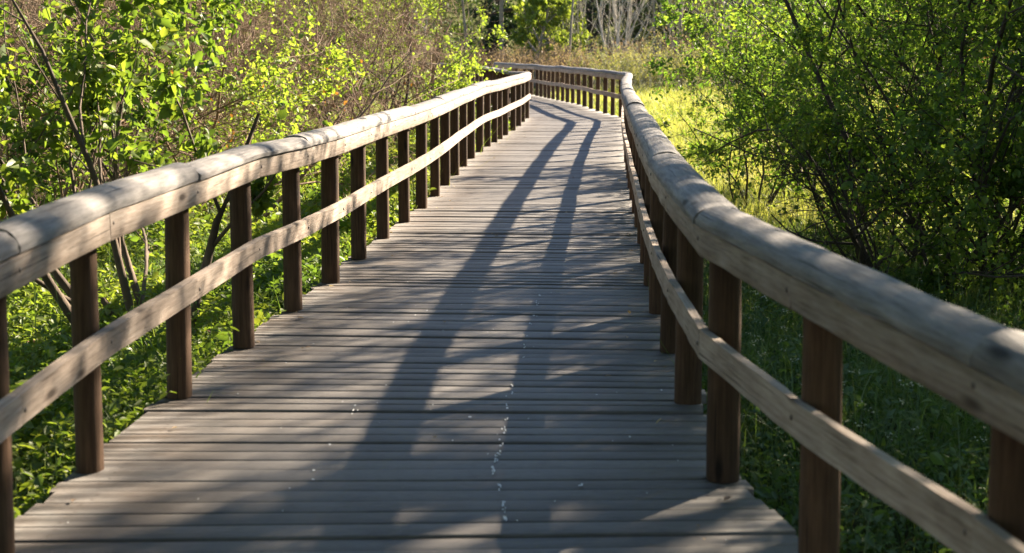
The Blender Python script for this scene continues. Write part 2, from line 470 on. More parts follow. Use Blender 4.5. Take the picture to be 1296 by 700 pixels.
def drips():
    r = random.Random(3)
    V, F = [], []
    def blob(x, y, a, b):
        n = 9; c = len(V); ph = r.random() * 6
        V.append((x, y, 0.0075))
        for i in range(n):
            t = i / n * 2 * math.pi; k = 1 + 0.35 * math.sin(2 * t + ph) + r.uniform(-.15, .15)
            V.append((x + a * k * math.cos(t), y + b * k * math.sin(t), 0.0050))
        for i in range(n):
            F.append((c, c + 1 + i, c + 1 + (i + 1) % n))
    def px(u, v):
        d = FPX * HCAM / (v - 62) * 0.985
        return ((u - 648) / FPX * d * 1.01, d)
    path = [(683, 372), (680, 382), (676, 398), (671, 410), (668, 424), (664, 440), (662, 452), (650, 492), (649, 500), (643, 516), (640, 536), (638, 546), (636, 552), (634, 562), (631, 574), (630, 581), (628, 585), (624, 598), (626, 604), (631, 623), (637, 647), (640, 652), (642, 668)]
    for (u, v) in path:
        x, y = px(u, v)
        for _ in range(r.choice((2, 2, 3, 4))):
            blob(x + r.gauss(0, .006), y + r.gauss(0, .035), r.uniform(.0022, .0045), r.uniform(.006, .018))
    for (u, v) in [(735, 620), (738, 619), (447, 515), (445, 521), (443, 526), (393, 600), (392, 612), (540, 392), (525, 398), (594, 530), (414, 566), (839, 495), (799, 556)]:
        x, y = px(u, v)
        blob(x, y, r.uniform(.003, .006), r.uniform(.005, .014))
    for _ in range(60):
        y = r.uniform(3.8, 11); x = r.uniform(float(Lx(y)) + .1, float(Rx(y)) - .1)
        blob(x, y, r.uniform(.0015, .004), r.uniform(.002, .006))
    o = link_mesh("droppings", mesh_np("droppings", np.array(V), np.array(F), 3, M_DRIP), None, deck)
    o['kind'] = 'stuff'
drips()

# ------------------------------------------------------------------ railings
def resample(poly, step):
    p = np.array(poly, float); d = np.r_[0, np.cumsum(np.linalg.norm(np.diff(p, axis=0), axis=1))]
    n = max(2, int(round(d[-1] / step)) + 1); t = np.linspace(0, d[-1], n)
    return np.stack([np.interp(t, d, p[:, i]) for i in range(p.shape[1])], -1), t

def sweep(name, centre, profile, mat, parent, jitter=0.0, seed=0, vscale=1.0):
    """profile: list of (across, up) closed; centre (n,3); across = right of travel"""
    r = np.random.default_rng(seed)
    c = np.asarray(centre); n = len(c); k = len(profile)
    tg = np.gradient(c, axis=0); tg[:, 2] = 0; tg = norm(tg)
    rt = np.stack([tg[:, 1], -tg[:, 0], np.zeros(n)], -1)
    d = np.r_[0, np.cumsum(np.linalg.norm(np.diff(c, axis=0), axis=1))]
    per = np.r_[0, np.cumsum([math.dist(profile[i], profile[(i + 1) % k]) for i in range(k)])]
    V = np.zeros((n, k, 3))
    wob = r.normal(0, 1, (n, k)) * jitter
    grow = 1 + np.interp(d, np.linspace(0, d[-1] + .01, 6), r.normal(0, 1, 6)) * jitter * 6
    for j, (a, u) in enumerate(profile):
        V[:, j] = c + rt * ((a * grow + wob[:, j] * .6))[:, None] + np.array([0, 0, 1]) * (u * grow + wob[:, j] * .6)[:, None]
    F, UV = [], []
    for i in range(n - 1):
        for j in range(k):
            j2 = (j + 1) % k
            F.append((i * k + j, i * k + j2, (i + 1) * k + j2, (i + 1) * k + j))
            UV.append(((d[i], per[j]), (d[i], per[j + 1]), (d[i + 1], per[j + 1]), (d[i + 1], per[j])))
    V = V.reshape(-1, 3)
    # end caps as fans of triangles folded into quads (centre repeated)
    V = list(map(tuple, V))
    for i, flip in ((0, False), (n - 1, True)):
        cc = np.mean([V[i * k + j] for j in range(k)], axis=0); V.append(tuple(cc)); ci = len(V) - 1
        for j in range(0, k, 2):
            a, b, c2 = i * k + j, i * k + (j + 1) % k, i * k + (j + 2) % k
            q = (ci, c2, b, a) if not flip else (ci, a, b, c2)
            F.append(q); UV.append(((0, 0), (.03, 0), (.03, .03), (0, .03)))
    return link_mesh(name, mesh_np(name, np.array(V), np.array(F), 4, mat, False, np.array(UV)), None, parent)

def shade_auto(o, ang=35):
    me = o.data
    me.polygons.foreach_set("use_smooth", np.ones(len(me.polygons), bool))
    try:
        me.set_sharp_from_angle(angle=R(ang))
    except Exception:
        pass

def make_post(x, y, h, r0, parent, seed, lean=(0, 0)):
    r = np.random.default_rng(seed)
    n, k = 12, 16
    zs = np.linspace(0.0, h, n)
    th = np.arange(k) / k * 2 * math.pi
    k = 24
    th = np.arange(k) / k * 2 * math.pi
    lob = (np.abs(np.cos(th)) ** 2.4 + np.abs(np.sin(th)) ** 2.4) ** (-1 / 2.4)
    lob = lob * (1 + 0.015 * np.cos(2 * th + r.random() * 6) + 0.012 * np.cos(3 * th + r.random() * 6))
    th = th + r.normal(0, .05)
    V = []
    for i, z in enumerate(zs):
        rr = r0 * (0.97 - 0.05 * z / h) * (1 + r.normal(0, .006))
        cxx, cyy = x + lean[0] * z, y + lean[1] * z
        for j in range(k):
            V.append((cxx + rr * lob[j] * math.cos(th[j]), cyy + rr * lob[j] * math.sin(th[j]), z))
    F, UV = [], []
    for i in range(n - 1):
        for j in range(k):
            j2 = (j + 1) % k
            F.append((i * k + j, i * k + j2, (i + 1) * k + j2, (i + 1) * k + j))
            v0, v1 = j * .018, (j + 1) * .018
            UV.append(((zs[i], v0), (zs[i], v1), (zs[i + 1], v1), (zs[i + 1], v0)))
    V.append((x + lean[0] * h, y + lean[1] * h, h)); ci = len(V) - 1
    b = (n - 1) * k
    for j in range(0, k, 2):
        F.append((ci, b + j, b + j + 1, b + (j + 2) % k)); UV.append(((0, 0), (.03, 0), (.03, .03), (0, .03)))
    o = link_mesh("post", mesh_np("post", np.array(V), np.array(F), 4, M_POST, True, np.array(UV)), None, parent)
    shade_auto(o, 50)
    return o

def railing(posts, side, label, seed):
    """side: +1 the inner face looks to +x (left railing), -1 to -x"""
    root = thing("wooden_railing", label, "railing", (0, 0, 0))
    P = np.array(posts, float)
    r = np.random.default_rng(seed)
    PR = 0.057
    hzp = r.normal(0, 0.006, len(P))                       # the top line dips and rises a little
    if side > 0: hzp[:9] = [-.09, -.09, -.09, -.09, -.085, -.065, -.036, -.012, -.002]
    drop = [-.12, -.12, -.12, -.12, -.12, -.10, -.064, -.046, -.026, -.012]
    for i, (x, y) in enumerate(posts):
        make_post(x, y, 0.962 + min(0.0, hzp[i], drop[i] if side < 0 and i < 10 else 0.0), PR * (1 + r.normal(0, .05)), root, seed * 100 + i, (r.normal(0, .006), r.normal(0, .004)))
    tg = norm(np.gradient(P, axis=0)); rt = np.stack([tg[:, 1], -tg[:, 0]], -1)  # right of travel
    sg = side                                              # inner = right of travel for the left railing
    hz = hzp.copy()
    if side < 0: hz[:10] = [-.12, -.12, -.12, -.12, -.12, -.10, -.064, -.046, -.026, -.012]
    def pts(i0, i1, off, z, low=False):
        hh_ = hzp if low else hz
        q = [(P[i][0] + rt[i][0] * off * sg, P[i][1] + rt[i][1] * off * sg, z + hh_[i]) for i in range(i0, i1 + 1)]
        c, t = resample(q, 0.13)
        return c
    def bolts(brd, i0, i1, z, off):
        for i in range(i0, i1 + (1 if i1 == len(P) - 1 else 0)):
            if not 1.5 < P[i][1] < 16: continue
            dl = .03 if i == i0 else 0
            c = np.array([P[i][0] + rt[i][0] * off * sg + tg[i][0] * dl, P[i][1] + rt[i][1] * off * sg + tg[i][1] * dl, z + (hzp if z < .7 else hz)[i] + r.normal(0, .004)])
            inn = np.array([rt[i][0] * sg, rt[i][1] * sg, 0]); al = np.array([tg[i][0], tg[i][1], 0]); up = np.array([0, 0, 1.0])
            V = [c + inn * .0045]
            for rr_, h_ in ((.0055, .004), (.009, 0.0), (.009, -.004)):
                for q in range(8): V.append(c + inn * h_ + (al * math.cos(q * math.pi / 4) + up * math.sin(q * math.pi / 4)) * rr_)
            F = [(0, 1 + q, 1 + (q + 1) % 8, 1 + (q + 1) % 8) for q in range(0)]
            F += [(0, 1 + q, 1 + (q + 1) % 8, 1 + (q + 2) % 8) for q in range(0, 8, 2)]
            for lv in (0, 1):
                F += [(1 + lv * 8 + q, 9 + lv * 8 + q, 9 + lv * 8 + (q + 1) % 8, 1 + lv * 8 + (q + 1) % 8) for q in range(8)]
            link_mesh("bolt", mesh_np("bolt", np.array(V), np.array(F), 4, M_BOLT), None, brd)
    n = len(posts)
    step0 = 1 if side > 0 else 2
    idx = [0] + list(range(step0, n - 1, 2)) + [n - 1]
    for a, b in zip(idx[:-1], idx[1:]):
        o = None
        # upper face board, half round, flat side in
        c = pts(a, b, PR + 0.024, 0.917)
        th = 0.022; hf = 0.050
        prof = [(-th * .6, -hf), (th - .004, -hf), (th, -hf + .006), (th, 0.0), (th, hf - .004), (th - .003, hf), (-th * .6, hf), (-th, 0)]
        if side < 0: prof = [(-x_, z_) for x_, z_ in prof][::-1]
        o = sweep("rail_board", c, prof, M_RAIL, root, 0.0015, seed * 31 + a); shade_auto(o, 40); bolts(o, a, b, 0.926, PR + .046)
    idx = [0] + list(range(3 - step0, n - 1, 2)) + [n - 1]
    for a, b in zip(idx[:-1], idx[1:]):
        c = pts(a, b, PR + 0.0185, 0.492, True)
        th = 0.018; hf = 0.053
        prof = [(-th, -hf), (0, -hf), (th, -hf + .005), (th, 0), (th, hf - .005), (0, hf), (-th, hf), (-th, 0)]
        o = sweep("rail_board", c, prof, M_RAIL, root, 0.0015, seed * 57 + a); shade_auto(o, 40); bolts(o, a, b, 0.492, PR + .0365)
    # half-round capping logs
    idx = [0] + list(range(2 if side > 0 else 1, n - 1, 2)) + [n - 1]
    for a, b in zip(idx[:-1], idx[1:]):
        rr = 0.088 * (1 + r.normal(0, .045)); hh = 0.070 * (1 + r.normal(0, .10))
        c = pts(a, b, 0.024, 0.975)
        c[0] += norm(c[1] - c[0]) * .003; c[-1] -= norm(c[-1] - c[-2]) * .003
        d = np.linspace(0, 1, len(c))
        prof = [(rr, 0.0), (rr * 1.0, .018)] + [(rr * math.cos(t), .012 + (hh - .012) * math.sin(t)) for t in np.linspace(0.25, math.pi - 0.25, 11)] + [(-rr, .018), (-rr, 0.0), (0, -0.0)]
        prof = prof[:len(prof) - len(prof) % 2]
        o = sweep("capping_log", c, prof[::-1], M_CAP, root, 0.0022, seed * 77 + a); shade_auto(o, 40)
    return root
railing(LP, +1, "sunlit pale wooden post and rail railing along the left edge of the boardwalk", 3)
railing(RP, -1, "shaded grey wooden post and rail railing sweeping along the right edge of the boardwalk", 8)

# ------------------------------------------------------------------ plants
def frames(T):
    ref = np.where(np.abs(T[..., 2:3]) > 0.9, np.array([1.0, 0, 0]), np.array([0, 0, 1.0]))
    a = norm(np.cross(T, ref)); b = np.cross(T, a)
    return a, b

def tubes(P, Rd, sides):
    """P (N,K,3), Rd (N,K) -> verts, quads"""
    N, K, _ = P.shape
    T = norm(np.gradient(P, axis=1))
    a, b = frames(T)
    th = np.arange(sides) / sides * 2 * np.pi
    V = P[:, :, None, :] + Rd[:, :, None, None] * (a[:, :, None, :] * np.cos(th)[None, None, :, None] + b[:, :, None, :] * np.sin(th)[None, None, :, None])
    idx = np.arange(N * K * sides).reshape(N, K, sides)
    n2 = np.roll(idx, -1, axis=2)
    F = np.stack([idx[:, :-1], n2[:, :-1], n2[:, 1:], idx[:, 1:]], -1).reshape(-1, 4)
    return V.reshape(-1, 3), F

def grow_children(rg, P, Rd, n, L, ang, K, up, wob, tmin=0.25, rratio=0.55, lvar=0.35, taper=0.35, rmin=0.0012):
    N, K0, _ = P.shape
    n_tot = N * n
    par = np.repeat(np.arange(N), n)
    t = tmin + (1 - tmin) * (np.tile(np.arange(n), N) + rg.random(n_tot)) / n
    s = t * (K0 - 1); i0 = np.minimum(s.astype(int), K0 - 2); fr = (s - i0)[:, None]
    base = P[par, i0] * (1 - fr) + P[par, i0 + 1] * fr
    tan = norm(P[par, i0 + 1] - P[par, i0])
    r0 = (Rd[par, i0] * (1 - fr[:, 0]) + Rd[par, i0 + 1] * fr[:, 0]) * rratio
    plen = np.linalg.norm(np.diff(P, axis=1), axis=2).sum(1)[par]
    a, b = frames(tan)
    az = rg.random(n_tot) * 2 * np.pi
    an = np.radians(ang + rg.normal(0, 12, n_tot))[:, None]
    d = tan * np.cos(an) + (a * np.cos(az)[:, None] + b * np.sin(az)[:, None]) * np.sin(an)
    d = norm(d + np.array([0, 0, 1.0]) * up)
    ln = plen * L * (1.15 - 0.55 * t) * np.exp(rg.normal(0, lvar, n_tot))
    return curve(rg, base, d, ln, np.maximum(r0, rmin), K, wob, up * 0.5, taper, rmin)

def curve(rg, base, d, ln, r0, K, wob, up, taper, rmin=0.0012):
    N = len(base)
    P = np.zeros((N, K, 3)); P[:, 0] = base
    cur = d.copy()
    for k in range(1, K):
        P[:, k] = P[:, k - 1] + cur * (ln / (K - 1))[:, None]
        cur = norm(cur + rg.normal(0, wob, (N, 3)) + np.array([0, 0, up / K]))
    tt = np.linspace(0, 1, K)[None]
    Rd = np.maximum(r0[:, None] * (1 - (1 - taper) * tt), rmin * .8)
    return P, Rd

LEAF_D = (np.array([[0, 0, 0], [-.5, .45, .12], [.5, .45, .12], [0, 1, -.05]]), np.array([[0, 2, 3, 1]]))
LEAF_O = (np.array([[0, 0, 0], [-.36, .28, .09], [0, .3, 0], [.36, .28, .09], [-.33, .66, .05], [0, .66, -.02], [.33, .66, .05], [0, 1, -.1]]),
          np.array([[0, 2, 1, 1], [0, 3, 2, 2]]))
# ovate leaf as four quads folded along the midrib
LEAF_O = (LEAF_O[0], np.array([[0, 2, 5, 1], [0, 3, 6, 2], [1, 5, 7, 4], [5, 2, 6, 7]]))
LEAF_O = (np.array([[0, 0, 0], [-.40, .40, .10], [0, .45, 0], [.40, .40, .10], [-.26, .75, .04], [.26, .75, .04], [0, 1, -.12]]),
          np.array([[0, 2, 4, 1], [0, 3, 5, 2], [2, 6, 4, 4], [2, 5, 6, 6]]))

def leaves(rg, pos, direc, nrm, size, wid, tint, shape):
    tv, tf = shape
    if shape is LEAF_O:   # two quads: half leaves folded at the midrib
        tv = np.array([[0, 0, 0], [-.42, .38, .12], [0, 1, -.10], [.42, .38, .12], [-.30, .72, .05], [.30, .72, .05]])
        tf = np.array([[0, 2, 4, 1], [0, 3, 5, 2]])
    N = len(pos)
    y = norm(direc); x = norm(np.cross(y, nrm)); z = np.cross(x, y)
    V = pos[:, None] + size[:, None, None] * (x[:, None] * (tv[None, :, 0:1] * wid) + y[:, None] * tv[None, :, 1:2] + z[:, None] * tv[None, :, 2:3])
    nv = len(tv)
    F = (np.arange(N)[:, None, None] * nv + tf[None]).reshape(-1, 4)
    return V.reshape(-1, 3), F, np.repeat(tint, len(tf))

def along(rg, P, n, tmin=0.15):
    """n random points on each polyline: position, tangent"""
    N, K, _ = P.shape
    par = np.repeat(np.arange(N), n); m = N * n
    s = (tmin + (1 - tmin) * rg.random(m)) * (K - 1); i0 = np.minimum(s.astype(int), K - 2); fr = (s - i0)[:, None]
    return P[par, i0] * (1 - fr) + P[par, i0 + 1] * fr, norm(P[par, i0 + 1] - P[par, i0])

def keep_clear(W):
    """world points that do not hang into the boardwalk's corridor"""
    return ~(in_path(W[:, 0], W[:, 1], 0.17) & (W[:, 2] < 2.3)) & ~((W[:, 0] > 0) & (W[:, 0] < Rx(W[:, 1]) + np.where(W[:, 1] > 12.3, .55, .8)) & (W[:, 1] > 9) & (W[:, 1] < 15.5) & (W[:, 2] < 1.75)) & ~((W[:, 0] > -3) & (W[:, 0] < 2.1) & (W[:, 1] < 7.5) & (W[:, 2] > .9) & (W[:, 2] < 2.2))

def leaf_cloud(rg, tw, per, size, wid, shape, origin, tint_bias=0.0, clump=None, jitter=0.03, droop=0.2, seed=1, path=True, zlim=None):
    pos, tan = along(rg, tw, per)
    m = len(pos)
    pos = pos + rg.normal(0, jitter, (m, 3))
    kp = np.ones(m, bool)
    if clump:
        cs, thr, soft = clump
        kp &= vnoise(pos, cs, seed) + rg.normal(0, soft, m) > thr
    if path: kp &= keep_clear(pos + origin)
    kp &= (pos[:, 2] + origin[2]) > ground_z(pos[:, 0] + origin[0], pos[:, 1] + origin[1]) + 0.02
    pos, tan = pos[kp], tan[kp]; m = len(pos)
    rv = norm(rg.normal(0, 1, (m, 3)))
    d = norm(tan * 0.5 + rv * 0.9 + np.array([0, 0, -droop]))
    nr = norm(rg.normal(0, 0.75, (m, 3)) + np.array([0, 0, 0.9]))
    sz = size * np.exp(rg.normal(0, 0.28, m))
    tint = np.clip(0.45 + tint_bias + 0.6 * (vnoise(pos, 0.9, seed + 3) - .5) + rg.normal(0, .2, m), 0, 1)
    return leaves(rg, pos, d, nr, sz, wid, tint, shape)

def shrub(name, label, cat, loc, seed, stems=7, height=3.0, spread=0.6, r0=0.03, kids=(5, 5, 4), Ls=(0.55, 0.5, 0.5), ang=42, up=0.12, wob=0.14,
          leaf=(0.05, 0.75, LEAF_O), per=6, lmat=None, bmat=None, clump=None, tint=0.0, base_r=0.25, lean=(0, 0), group=None, extra=None, path=True, droop=.2, leafname="foliage", tmin0=.2, twr=0.0016, brname="branches"):
    rg = np.random.default_rng(seed)
    x, y = loc[0], loc[1]; z = float(ground_z(x, y)) - 0.05
    root = thing(name, label, cat, (x, y, z), group)
    org = np.array([x, y, z])
    az = np.arange(stems) / stems * 2 * np.pi + rg.normal(0, .4, stems)
    tl = np.abs(rg.normal(spread, spread * .35, stems))
    d = norm(np.stack([np.cos(az) * tl + lean[0], np.sin(az) * tl + lean[1], np.ones(stems)], -1))
    b = np.stack([np.cos(az) * base_r * rg.random(stems), np.sin(az) * base_r * rg.random(stems), np.zeros(stems)], -1)
    P, Rd = curve(rg, b, d, height * np.exp(rg.normal(0, .18, stems)), r0 * np.exp(rg.normal(0, .25, stems)), 8, wob * .8, .25, .25)
    if path and x > 0:
        kp = np.ones(len(P), bool)
        for k in range(P.shape[1]): kp &= keep_clear(P[:, k] + org)
        P, Rd = P[kp], Rd[kp]
    levels = [(P, Rd, 7)]
    sides = (5, 4, 3, 3)
    for li, (n, L) in enumerate(zip(kids, Ls)):
        P, Rd = grow_children(rg, P, Rd, n, L, ang, 5, up, wob, tmin0 if li == 0 else .2, .6, rmin=twr)
        kp = np.ones(len(P), bool)
        if path:
            for k in range(P.shape[1]): kp &= keep_clear(P[:, k] + org)
        kp &= P[:, -1, 2] > 0.12
        P, Rd = P[kp], Rd[kp]
        levels.append((P, Rd, sides[li]))
    V, F, o = [], [], 0
    for P_, R_, s_ in levels:
        v, f = tubes(P_, R_, s_); V.append(v); F.append(f + o); o += len(v)
    link_mesh(brname, mesh_np(brname, np.concatenate(V), np.concatenate(F), 4, bmat, True), None, root)
    if per:
        Lv, Lf, Lt = [], [], []; o = 0
        srcs = levels[-1:] if len(levels) < 3 else levels[-2:]
        for k, (P_, R_, s_) in enumerate(srcs):
            pk = per if k == len(srcs) - 1 else max(1, per // 2)
            v, f, t = leaf_cloud(rg, P_, pk, leaf[0], leaf[1], leaf[2], org, tint, clump, seed=seed, path=path, droop=droop)
            Lv.append(v); Lf.append(f + o); Lt.append(t); o += len(v)
        link_mesh(leafname, mesh_np(leafname, np.concatenate(Lv), np.concatenate(Lf), 4, lmat, False, None, np.concatenate(Lt)), None, root)
    if extra:
        extra(rg, root, levels, org)
    return root

def dead_leaves(n, matr, nm, size=0.045, zone=None):
    def f(rg, root, levels, org):
        P_ = levels[-1][0]
        if zone is not None:
            W = P_[:, -1] + org
            P_ = P_[zone(W)]
        if len(P_) == 0: return
        P_ = P_[rg.integers(0, len(P_), n)]
        pos, tan = along(rg, P_, 1)
        pos = pos + rg.normal(0, .02, pos.shape)
        kp = keep_clear(pos + org); pos, tan = pos[kp], tan[kp]; m = len(pos)
        v, ff, t = leaves(rg, pos, norm(rg.normal(0, 1, (m, 3)) + np.array([0, 0, -.8])), norm(rg.normal(0, 1, (m, 3))), size * np.exp(rg.normal(0, .3, m)), .8, rg.random(m), LEAF_O)
        tag(link_mesh(nm, mesh_np(nm, v, ff, 4, matr, False, None, t), None, root), kind='stuff')
    return f
#PLANTS
# ---- left side, near to far
shrub("broadleaf_shrub", "small leaning tree with large bright green leaves right behind the near left railing", "shrub", (-2.25, 8.3), 11, stems=6, height=2.5, spread=.45, r0=.034,
      kids=(5, 5, 4), Ls=(.5, .5, .5), ang=40, up=.16, wob=.15, leaf=(.062, .8, LEAF_O), per=15, lmat=M_LBRIGHT, bmat=M_TWIGM, clump=(1.6, .5, .05), tint=.18, lean=(-.38, .05), droop=.5)
shrub("broadleaf_shrub", "bright green leafy shrub at the left edge of the view behind the leaning tree", "shrub", (-3.95, 10.2), 12, stems=8, height=2.6, spread=.5, r0=.026,
      kids=(5, 5, 4), Ls=(.55, .5, .5), ang=42, leaf=(.06, .78, LEAF_O), per=13, lmat=M_LBRIGHT, bmat=M_TWIG, clump=(1.3, .53, .05), tint=.1, droop=.4)
def bramble(label, loc, seed, h=3.0, lm=M_LYEL, per=14, thr=.6, stems=14, size=.04, tint=.15, ex=None, tw=.0028, group=None, bm=None, kids=(6, 7, 6), spread=.75):
    return shrub("bramble_thicket", label, "thicket", loc, seed, stems=stems, height=h, spread=spread, r0=.022, kids=kids, Ls=(.55, .5, .55), ang=48, up=.04, wob=.2,
                 leaf=(size, .78, LEAF_O), per=per, lmat=lm, bmat=bm or M_TWIG, clump=(.85, thr, .03), tint=tint, base_r=.9, extra=ex, twr=tw, group=group)
bramble("tangled brown thicket with hanging orange dead leaves behind the left railing", (-3.55, 13.4), 21, 2.9, thr=.66, ex=dead_leaves(110, M_LORANGE, "dead_foliage", .05, lambda W: (W[:, 0] > -4.2) & (W[:, 2] < 1.5) & (W[:, 2] > .3)))
bramble("brown thicket with sparse yellow green leaves further left, behind the bright leafy shrub", (-6.1, 14.2), 22, 3.0, thr=.74, kids=(7, 8, 6))
bramble("mostly bare brown thicket of dense fine twigs midway along the left railing", (-3.3, 18.0), 23, 3.2, thr=.82, kids=(8, 8, 7))
bramble("large twiggy thicket topped with pale new leaves behind the mostly bare one", (-6.0, 19.0), 24, 3.6, thr=.8, kids=(8, 8, 6))
shrub("yellow_green_bush", "rounded yellow green bush touching the far half of the left railing", "bush", (-2.45, 22.6), 31, stems=9, height=2.9, spread=.6, r0=.035, kids=(5, 6, 5), Ls=(.55, .5, .5), ang=45, up=.05,
      leaf=(.05, .8, LEAF_O), per=20, lmat=M_LYEL, bmat=M_TWIGD, clump=(.9, .56, .04), tint=.2, base_r=.5)
shrub("yellow_green_bush", "yellow green bush whose branches hang over the bend of the left railing", "bush", (-1.95, 28.2), 32, stems=9, height=3.3, spread=.5, r0=.035, kids=(5, 6, 5), Ls=(.5, .5, .5), ang=46, up=.05,
      leaf=(.06, .8, LEAF_O), per=22, lmat=M_LYEL, bmat=M_TWIG, clump=(.8, .48, .04), tint=.28, base_r=.5)
shrub("yellow_green_bush", "tall brown stemmed bush with thin new leaves behind the two yellow green bushes", "bush", (-4.7, 25.4), 33, stems=10, height=3.8, spread=.5, r0=.035, kids=(5, 6, 5), Ls=(.5, .5, .5), ang=44, up=.08,
      leaf=(.06, .8, LEAF_O), per=12, lmat=M_LYEL, bmat=M_TWIG, clump=(.8, .68, .04), tint=.1, base_r=.7)
proto_l = bramble("leafy green thicket in the second row at the far left edge", (-9.0, 20.5), 25, 4.0, thr=.76, kids=(7, 8, 6), per=9, size=.06, group="second row of thickets on the left")
for (x, y, rz, s, lab) in [(-8.0, 27.5, 1.3, 1.1, "wide green thicket in the second row behind the twiggy thicket"), (-12.5, 25, 2.4, 1.15, "outermost thicket of the second row, at the left border"),
                           (-5.6, 32.5, 3.6, 1.1, "second row thicket showing behind the tall brown stemmed bush"), (-10.8, 33.5, 4.9, 1.25, "high thicket of the second row, seen through the twigs on the left")]:
    copy_tree(proto_l, (x, y, float(ground_z(x, y)) - .05), rz, (s, s, s), lab, "second row of thickets on the left")

# ---- right side
shrub("thorn_bush", "big shaded dark green bush hanging over the right railing", "bush", (4.15, 11.3), 1041, stems=14, height=4.5, spread=.62, r0=.024, kids=(8, 7, 6), Ls=(.46, .5, .5), ang=50, up=-.02, wob=.18,
      leaf=(.046, .75, LEAF_O), per=10, lmat=M_LDARK, bmat=M_TWIGD, clump=(1.0, .42, .06), tint=.14, base_r=.7, tmin0=.05)
shrub("thorn_bush", "low mounded dark green bush pressed against the outside of the right railing", "bush", (3.25, 10.8), 48, stems=13, height=2.0, spread=.7, r0=.022, kids=(7, 6, 5), Ls=(.5, .5, .5), ang=50, up=-.02, wob=.18,
      leaf=(.044, .75, LEAF_O), per=12, lmat=M_LDARK, bmat=M_TWIGD, clump=(1.2, .44, .06), tint=.08, base_r=.5, tmin0=.05)
shrub("thorn_bush", "dark leafy bush with bare lower stems at the right edge of the view", "bush", (5.6, 13.2), 42, stems=12, height=4.6, spread=.55, r0=.028, kids=(8, 7, 6), Ls=(.46, .5, .5), ang=48, up=.0, wob=.18,
      leaf=(.048, .75, LEAF_O), per=9, lmat=M_LDARK, bmat=M_TWIGD, clump=(1.0, .46, .06), tint=.18, base_r=.7, tmin0=.06)
shrub("thorn_bush", "low bright edged bush beside the big dark one, next to the meadow", "bush", (3.75, 14.0), 43, stems=11, height=2.6, spread=.6, r0=.024, kids=(6, 6, 6), Ls=(.5, .5, .5), ang=48, up=.0, wob=.18,
      leaf=(.046, .75, LEAF_O), per=11, lmat=M_LDARK, bmat=M_TWIGD, clump=(1.5, .44, .1), tint=.1, base_r=.4)
shrub("sapling", "thin open sapling with a few bright leaves standing in the sunny meadow", "sapling", (2.95, 16.6), 44, stems=6, height=1.75, spread=.5, r0=.016, kids=(6, 5, 5), Ls=(.5, .5, .5), ang=45, up=.05, wob=.14,
      leaf=(.055, .6, LEAF_O), per=7, lmat=M_LBRIGHT, bmat=M_TWIGD, clump=(2.0, .5, .1), tint=.1, base_r=.25)
for (lab, loc, sd, hh, ln_) in [("leafy tree beside the boardwalk that throws its shade across the near boards", (5.4, 7.9), 45, 5.0, (.2, 0)),
                           ("tree just outside the view to the right of the nearest posts", (5.3, 4.9), 145, 4.8, (.05, 0)),
                           ("tree standing behind the dark bushes on the right", (8.2, 11.0), 245, 5.4, (0, 0))]:
    shrub("shade_tree", lab, "tree", loc, sd, stems=9, height=hh, spread=.45, r0=.06, kids=(6, 6, 5), Ls=(.5, .48, .5), ang=46, up=.03, wob=.15,
          leaf=(.075, .8, LEAF_O), per=22, lmat=M_LDARK, bmat=M_TWIGD, clump=(.7, .42, .06), tint=.05, base_r=.4, group="trees shading the near boardwalk", lean=ln_, tmin0=.3)
shrub("bramble_thicket", "reddish brown dry thicket glimpsed through the dark bush on the right", "thicket", (9.2, 21.5), 46, stems=13, height=3.2, spread=.7, r0=.022, kids=(5, 6, 4), Ls=(.55, .5, .55), ang=48, up=.04, wob=.2,
      leaf=(.07, .78, LEAF_O), per=3, lmat=M_LORANGE, bmat=M_TWIG, clump=(1.1, .55, .05), base_r=.9, twr=.003)
shrub("bramble_thicket", "green thicket behind the dry one at the right border", "thicket", (12.2, 25.5), 47, stems=12, height=3.6, spread=.6, r0=.025, kids=(5, 6, 5), Ls=(.55, .5, .55), ang=46, up=.04, wob=.18,
      leaf=(.08, .78, LEAF_O), per=5, lmat=M_LYEL, bmat=M_TWIG, clump=(1.1, .45, .05), base_r=.9, twr=.003)

# ---- unseen trees added around the viewpoint to cut sky light on the near deck
for (lab, loc, sd) in [("unseen tall tree added to block sky light, behind the viewpoint on the left of the boardwalk", (-4.6, -3.2), 345), ("unseen tall tree added to block sky light, behind the viewpoint on the right of the boardwalk", (4.4, -4.5), 445), ("unseen tall tree added to block sky light, left of the viewpoint", (-5.6, 1.6), 545), ("spreading tree straight behind the left railing's near end", (-3.0, -1.2), 645), ("spreading tree straight behind the right railing's near end", (3.0, -1.6), 745)]:
    shrub("shade_tree", lab, "tree", loc, sd, stems=9, height=5.8, spread=.4, r0=.06, kids=(6, 6, 5), Ls=(.5, .48, .5), ang=46, up=.03, wob=.15,
          leaf=(.15, .8, LEAF_D), per=20, lmat=M_LDARK, bmat=M_TWIGD, clump=(.9, .36, .08), tint=.05, base_r=.4, group="unseen trees added to block sky light", tmin0=.2)

